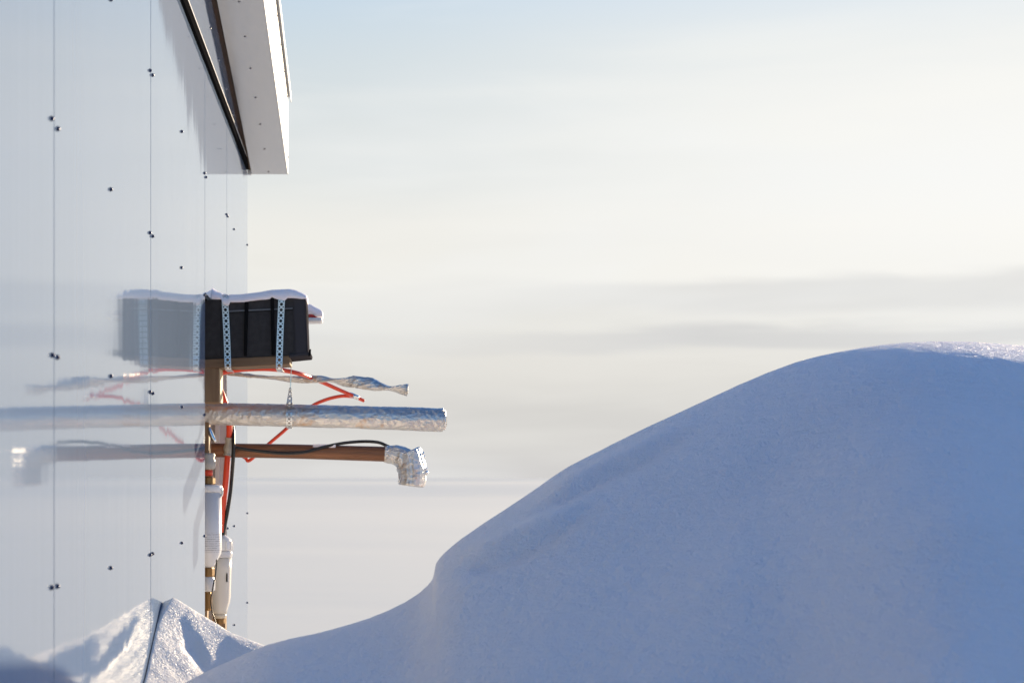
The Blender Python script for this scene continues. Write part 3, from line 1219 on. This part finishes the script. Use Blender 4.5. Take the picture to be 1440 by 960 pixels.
RG = 'red hoses by the pipes'
cable('red_hose', 'red hose arching from the wooden post out over the thin foil tube', 'hose',
      [(296, 527, 5.42), (311, 523.5, 5.43), (330, 520.2, 5.44), (350, 518.6, 5.46), (375, 518.4, 5.48), (400, 520.8, 5.52), (425, 526.5, 5.56), (450, 536, 5.70), (475, 547, 5.74), (498, 557, 5.76), (512, 563.5, 5.77)],
      (.0082, .0050), M_RED, RG)
cable('red_hose', 'thin red hose curving behind the thick foil pipe to the hose tip', 'hose',
      [(504, 558.5, 5.79), (485, 556.5, 5.79), (470, 558.5, 5.79), (455, 563, 5.79), (440, 570, 5.79), (420, 586, 5.79), (400, 605, 5.79), (380, 622, 5.79), (364, 636, 5.79), (350, 647.5, 5.79), (345, 643.5, 5.79), (334, 637, 5.79)],
      .0052, M_RED, RG)
YH = 5.62
cable('red_hose', 'thick red hose hanging vertically past the copper pipe beside the filters', 'hose',
      [(308, 545, YH), (313, 556, YH), (318, 572, YH), (321.5, 590, YH), (322.5, 605, YH), (321, 630, YH), (319, 655, YH), (317, 680, YH), (314.2, 705, YH), (312.5, 725, YH), (311.5, 748, YH)],
      .0088, M_RED, RG)
cable('black_cable', 'black cable hanging in a bow beside the thick red hose', 'cable',
      [(321, 570, YH + .015), (325, 590, YH + .015), (327.5, 605, YH + .012), (328.2, 625, YH - .022), (327.8, 645, YH - .020), (326.4, 665, YH), (324.2, 690, YH), (320.5, 715, YH), (316.8, 735, YH), (313.5, 752, YH)],
      .0056, M_CABLE)
cable('black_cable', 'black cable lying along the copper pipe and arching above its end', 'cable',
      [(328, 628.5, YC - .026), (345, 631.5, YC - .027), (365, 634.2, YC - .028), (390, 636.8, YC - .028), (410, 637.2, YC - .028), (428, 635.5, YC - .027), (445, 631.0, YC - .023), (462, 626.8, YC - .016),
       (480, 623.2, YC - .008), (500, 621.0, YC), (518, 620.5, YC), (533, 622.0, YC), (544, 626.5, YC), (551, 630, YC)], .0046, M_CABLE)
cable('thin_cable', 'thin dark cable hanging in a bow in front of the lower filter', 'cable',
      [(304.5, 786, 5.375), (304.2, 796, 5.375), (302.5, 810, 5.375), (299.5, 825, 5.375), (296.8, 842, 5.375), (298, 858, 5.375), (301, 868, 5.375), (305, 880, 5.375)], .0019, M_CABLE)
# grey tape that ties the hose and cable to the copper pipe
bm = bmesh.new()
tp = [W(323.5, 615.5, YH), W(322.8, 620, YH), W(321.8, 628, YH), W(321.0, 636, YH), W(320.4, 640.5, YH)]
add_tube(bm, catmull(tp, 14), .0135, 18, True, lambda s, a, p: .0016 * math.sin(s * 14) + .0008 * math.sin(3 * a))
tag(obj('tape_band', bm, M_TAPE, None, True, origin=tp[2]), 'grey tape tying the red hose to the copper pipe', 'tape')
bm = bmesh.new()
add_tube(bm, catmull([W(492, 554.0, 5.77), W(498, 556.8, 5.76), W(504, 559.4, 5.765)], 8), [.0062, .0068, .0072, .0072, .0072, .0072, .0070, .0066, .006], 14)
tag(obj('tip_glint', bm, M_STEEL, None, True, origin=W(498, 557, 5.76)), 'small bright sleeve standing for the glint near the red hose tip', 'clip')  # steel sleeve put in for the sparkle at the hose tip

# ------------------------------------------------------------------ water filters
def Z(py, Y):
    return CAMZ + (VY - py) * Y / F


YA = 5.42
ca = W(292.5, 735, YA)
PRINT_Z = (Z(776, YA) - Z(790, YA), Z(748, YA) - Z(790, YA))
f1 = thing('water_filter', 'white filter canister with brass fittings, upper one by the wall edge', 'filter', (ca.x, YA, Z(790, YA)), 'white water filters')
M_PRINT = printed_housing()


def lathe_part(name, c, Yp, prof, m, parent, smooth=True, seg=32):
    bm = bmesh.new()
    add_lathe(bm, (c.x, c.y), [(r, Z(py, Yp)) for r, py in prof], seg)
    return obj(name, bm, m, parent, smooth)


RA = .0385
lathe_part('body', ca, YA, [(.016, 797), (.021, 792), (.026, 788), (RA * .96, 778), (RA, 772), (RA, 768), (RA, 692)], M_PRINT, f1)
lathe_part('cap', ca, YA, [(RA * 1.03, 691.5), (RA * 1.06, 690), (RA * 1.06, 684), (RA * 1.0, 682), (.02, 681)], M_WHITEPL, f1)
lathe_part('brass_nut', ca, YA, [(.018, 680.8), (.021, 679.5), (.021, 672), (.017, 670.5), (.014, 669)], M_BRASS, f1, False, 8)
lathe_part('red_ring', ca, YA, [(.0135, 668.8), (.0135, 660.5)], M_RED, f1)
lathe_part('connector', ca, YA, [(.016, 660), (.021, 657), (.022, 648), (.018, 644), (.021, 640), (.018, 637)], M_TAPE, f1)
lathe_part('brass_nut', ca, YA, [(.0175, 810), (.0185, 808), (.0185, 799), (.0165, 797.3)], M_BRASS, f1, False, 8)
lathe_part('coupling', ca, YA, [(.016, 831), (.0205, 829), (.0205, 815), (.016, 812), (.016, 810.3)], M_CLEARPL, f1)
lathe_part('brass_nut', ca, YA, [(.009, 858), (.0115, 855), (.0115, 834), (.010, 831.3)], M_BRASS, f1, False, 8)

YBf = 5.64
cb = W(308.5, 800, YBf)
f2 = thing('water_filter', 'white filter canister lower down, partly behind the other filter', 'filter', (cb.x, YBf, Z(870, YBf)), 'white water filters')
RB = .0365
lathe_part('body', cb, YBf, [(.022, 862), (.024, 856), (.031, 846), (RB * .90, 838), (RB * .965, 800), (RB, 784)], M_IVORY, f2)
lathe_part('collar', cb, YBf, [(RB * 1.0, 783.5), (RB * 1.06, 782), (RB * 1.06, 776), (RB * 1.0, 774)], M_CLEARPL, f2)
lathe_part('cap', cb, YBf, [(RB * 1.02, 773.7), (RB * 1.04, 770), (RB * 1.05, 762), (RB * .92, 757), (.021, 753), (.012, 750), (.008, 746)], M_WHITEPL, f2)
for k in range(12):
    a = 2 * math.pi * k / 12 + .1
    bm = bmesh.new()
    c = Vector((cb.x + RB * 1.06 * math.cos(a), cb.y + RB * 1.06 * math.sin(a), 0))
    add_box(bm, (c.x - .0025, c.y - .0025, Z(773, YBf)), (c.x + .0025, c.y + .0025, Z(760, YBf)), .001)
    obj('grip_rib', bm, M_WHITEPL, f2)
bm = bmesh.new()
mk = W(318.8, 811, YBf - RB)
add_box(bm, (mk.x - .0016, YBf - RB * .80, Z(817, YBf)), (mk.x + .0016, YBf - RB * .80 + .006, Z(805, YBf)))
obj('label_mark', bm, M_RUBBER, f2)
lathe_part('sump', cb, YBf, [(.017, 869), (.021, 866), (.021, 862.3)], M_CREAMPL, f2)
lathe_part('brass_nut', cb, YBf, [(.019, 876), (.0195, 874), (.0195, 869.3)], M_BRASS, f2, False, 8)
# buckle at the top of the upper filter
bm = bmesh.new()
add_tube(bm, catmull([W(309.5, 684, YA - .01), W(312.0, 687, YA - .01), W(312.6, 693, YA - .01), W(311, 698, YA - .01)], 10), .0032, 8)
obj('buckle', bm, M_STEEL, f1, True)
bm = bmesh.new()
add_tube(bm, catmull([W(293.5, 600, 5.44), W(296, 608, 5.44), W(299.5, 616, 5.44), W(303, 621, 5.44)], 12), [.004 + .003 * math.sin(i / 12 * math.pi) for i in range(13)], 10)
tag(obj('metal_lever', bm, M_STEEL, None, True, origin=W(298, 612, 5.44)), 'small bright metal lever above the copper pipe by the wall edge', 'lever')
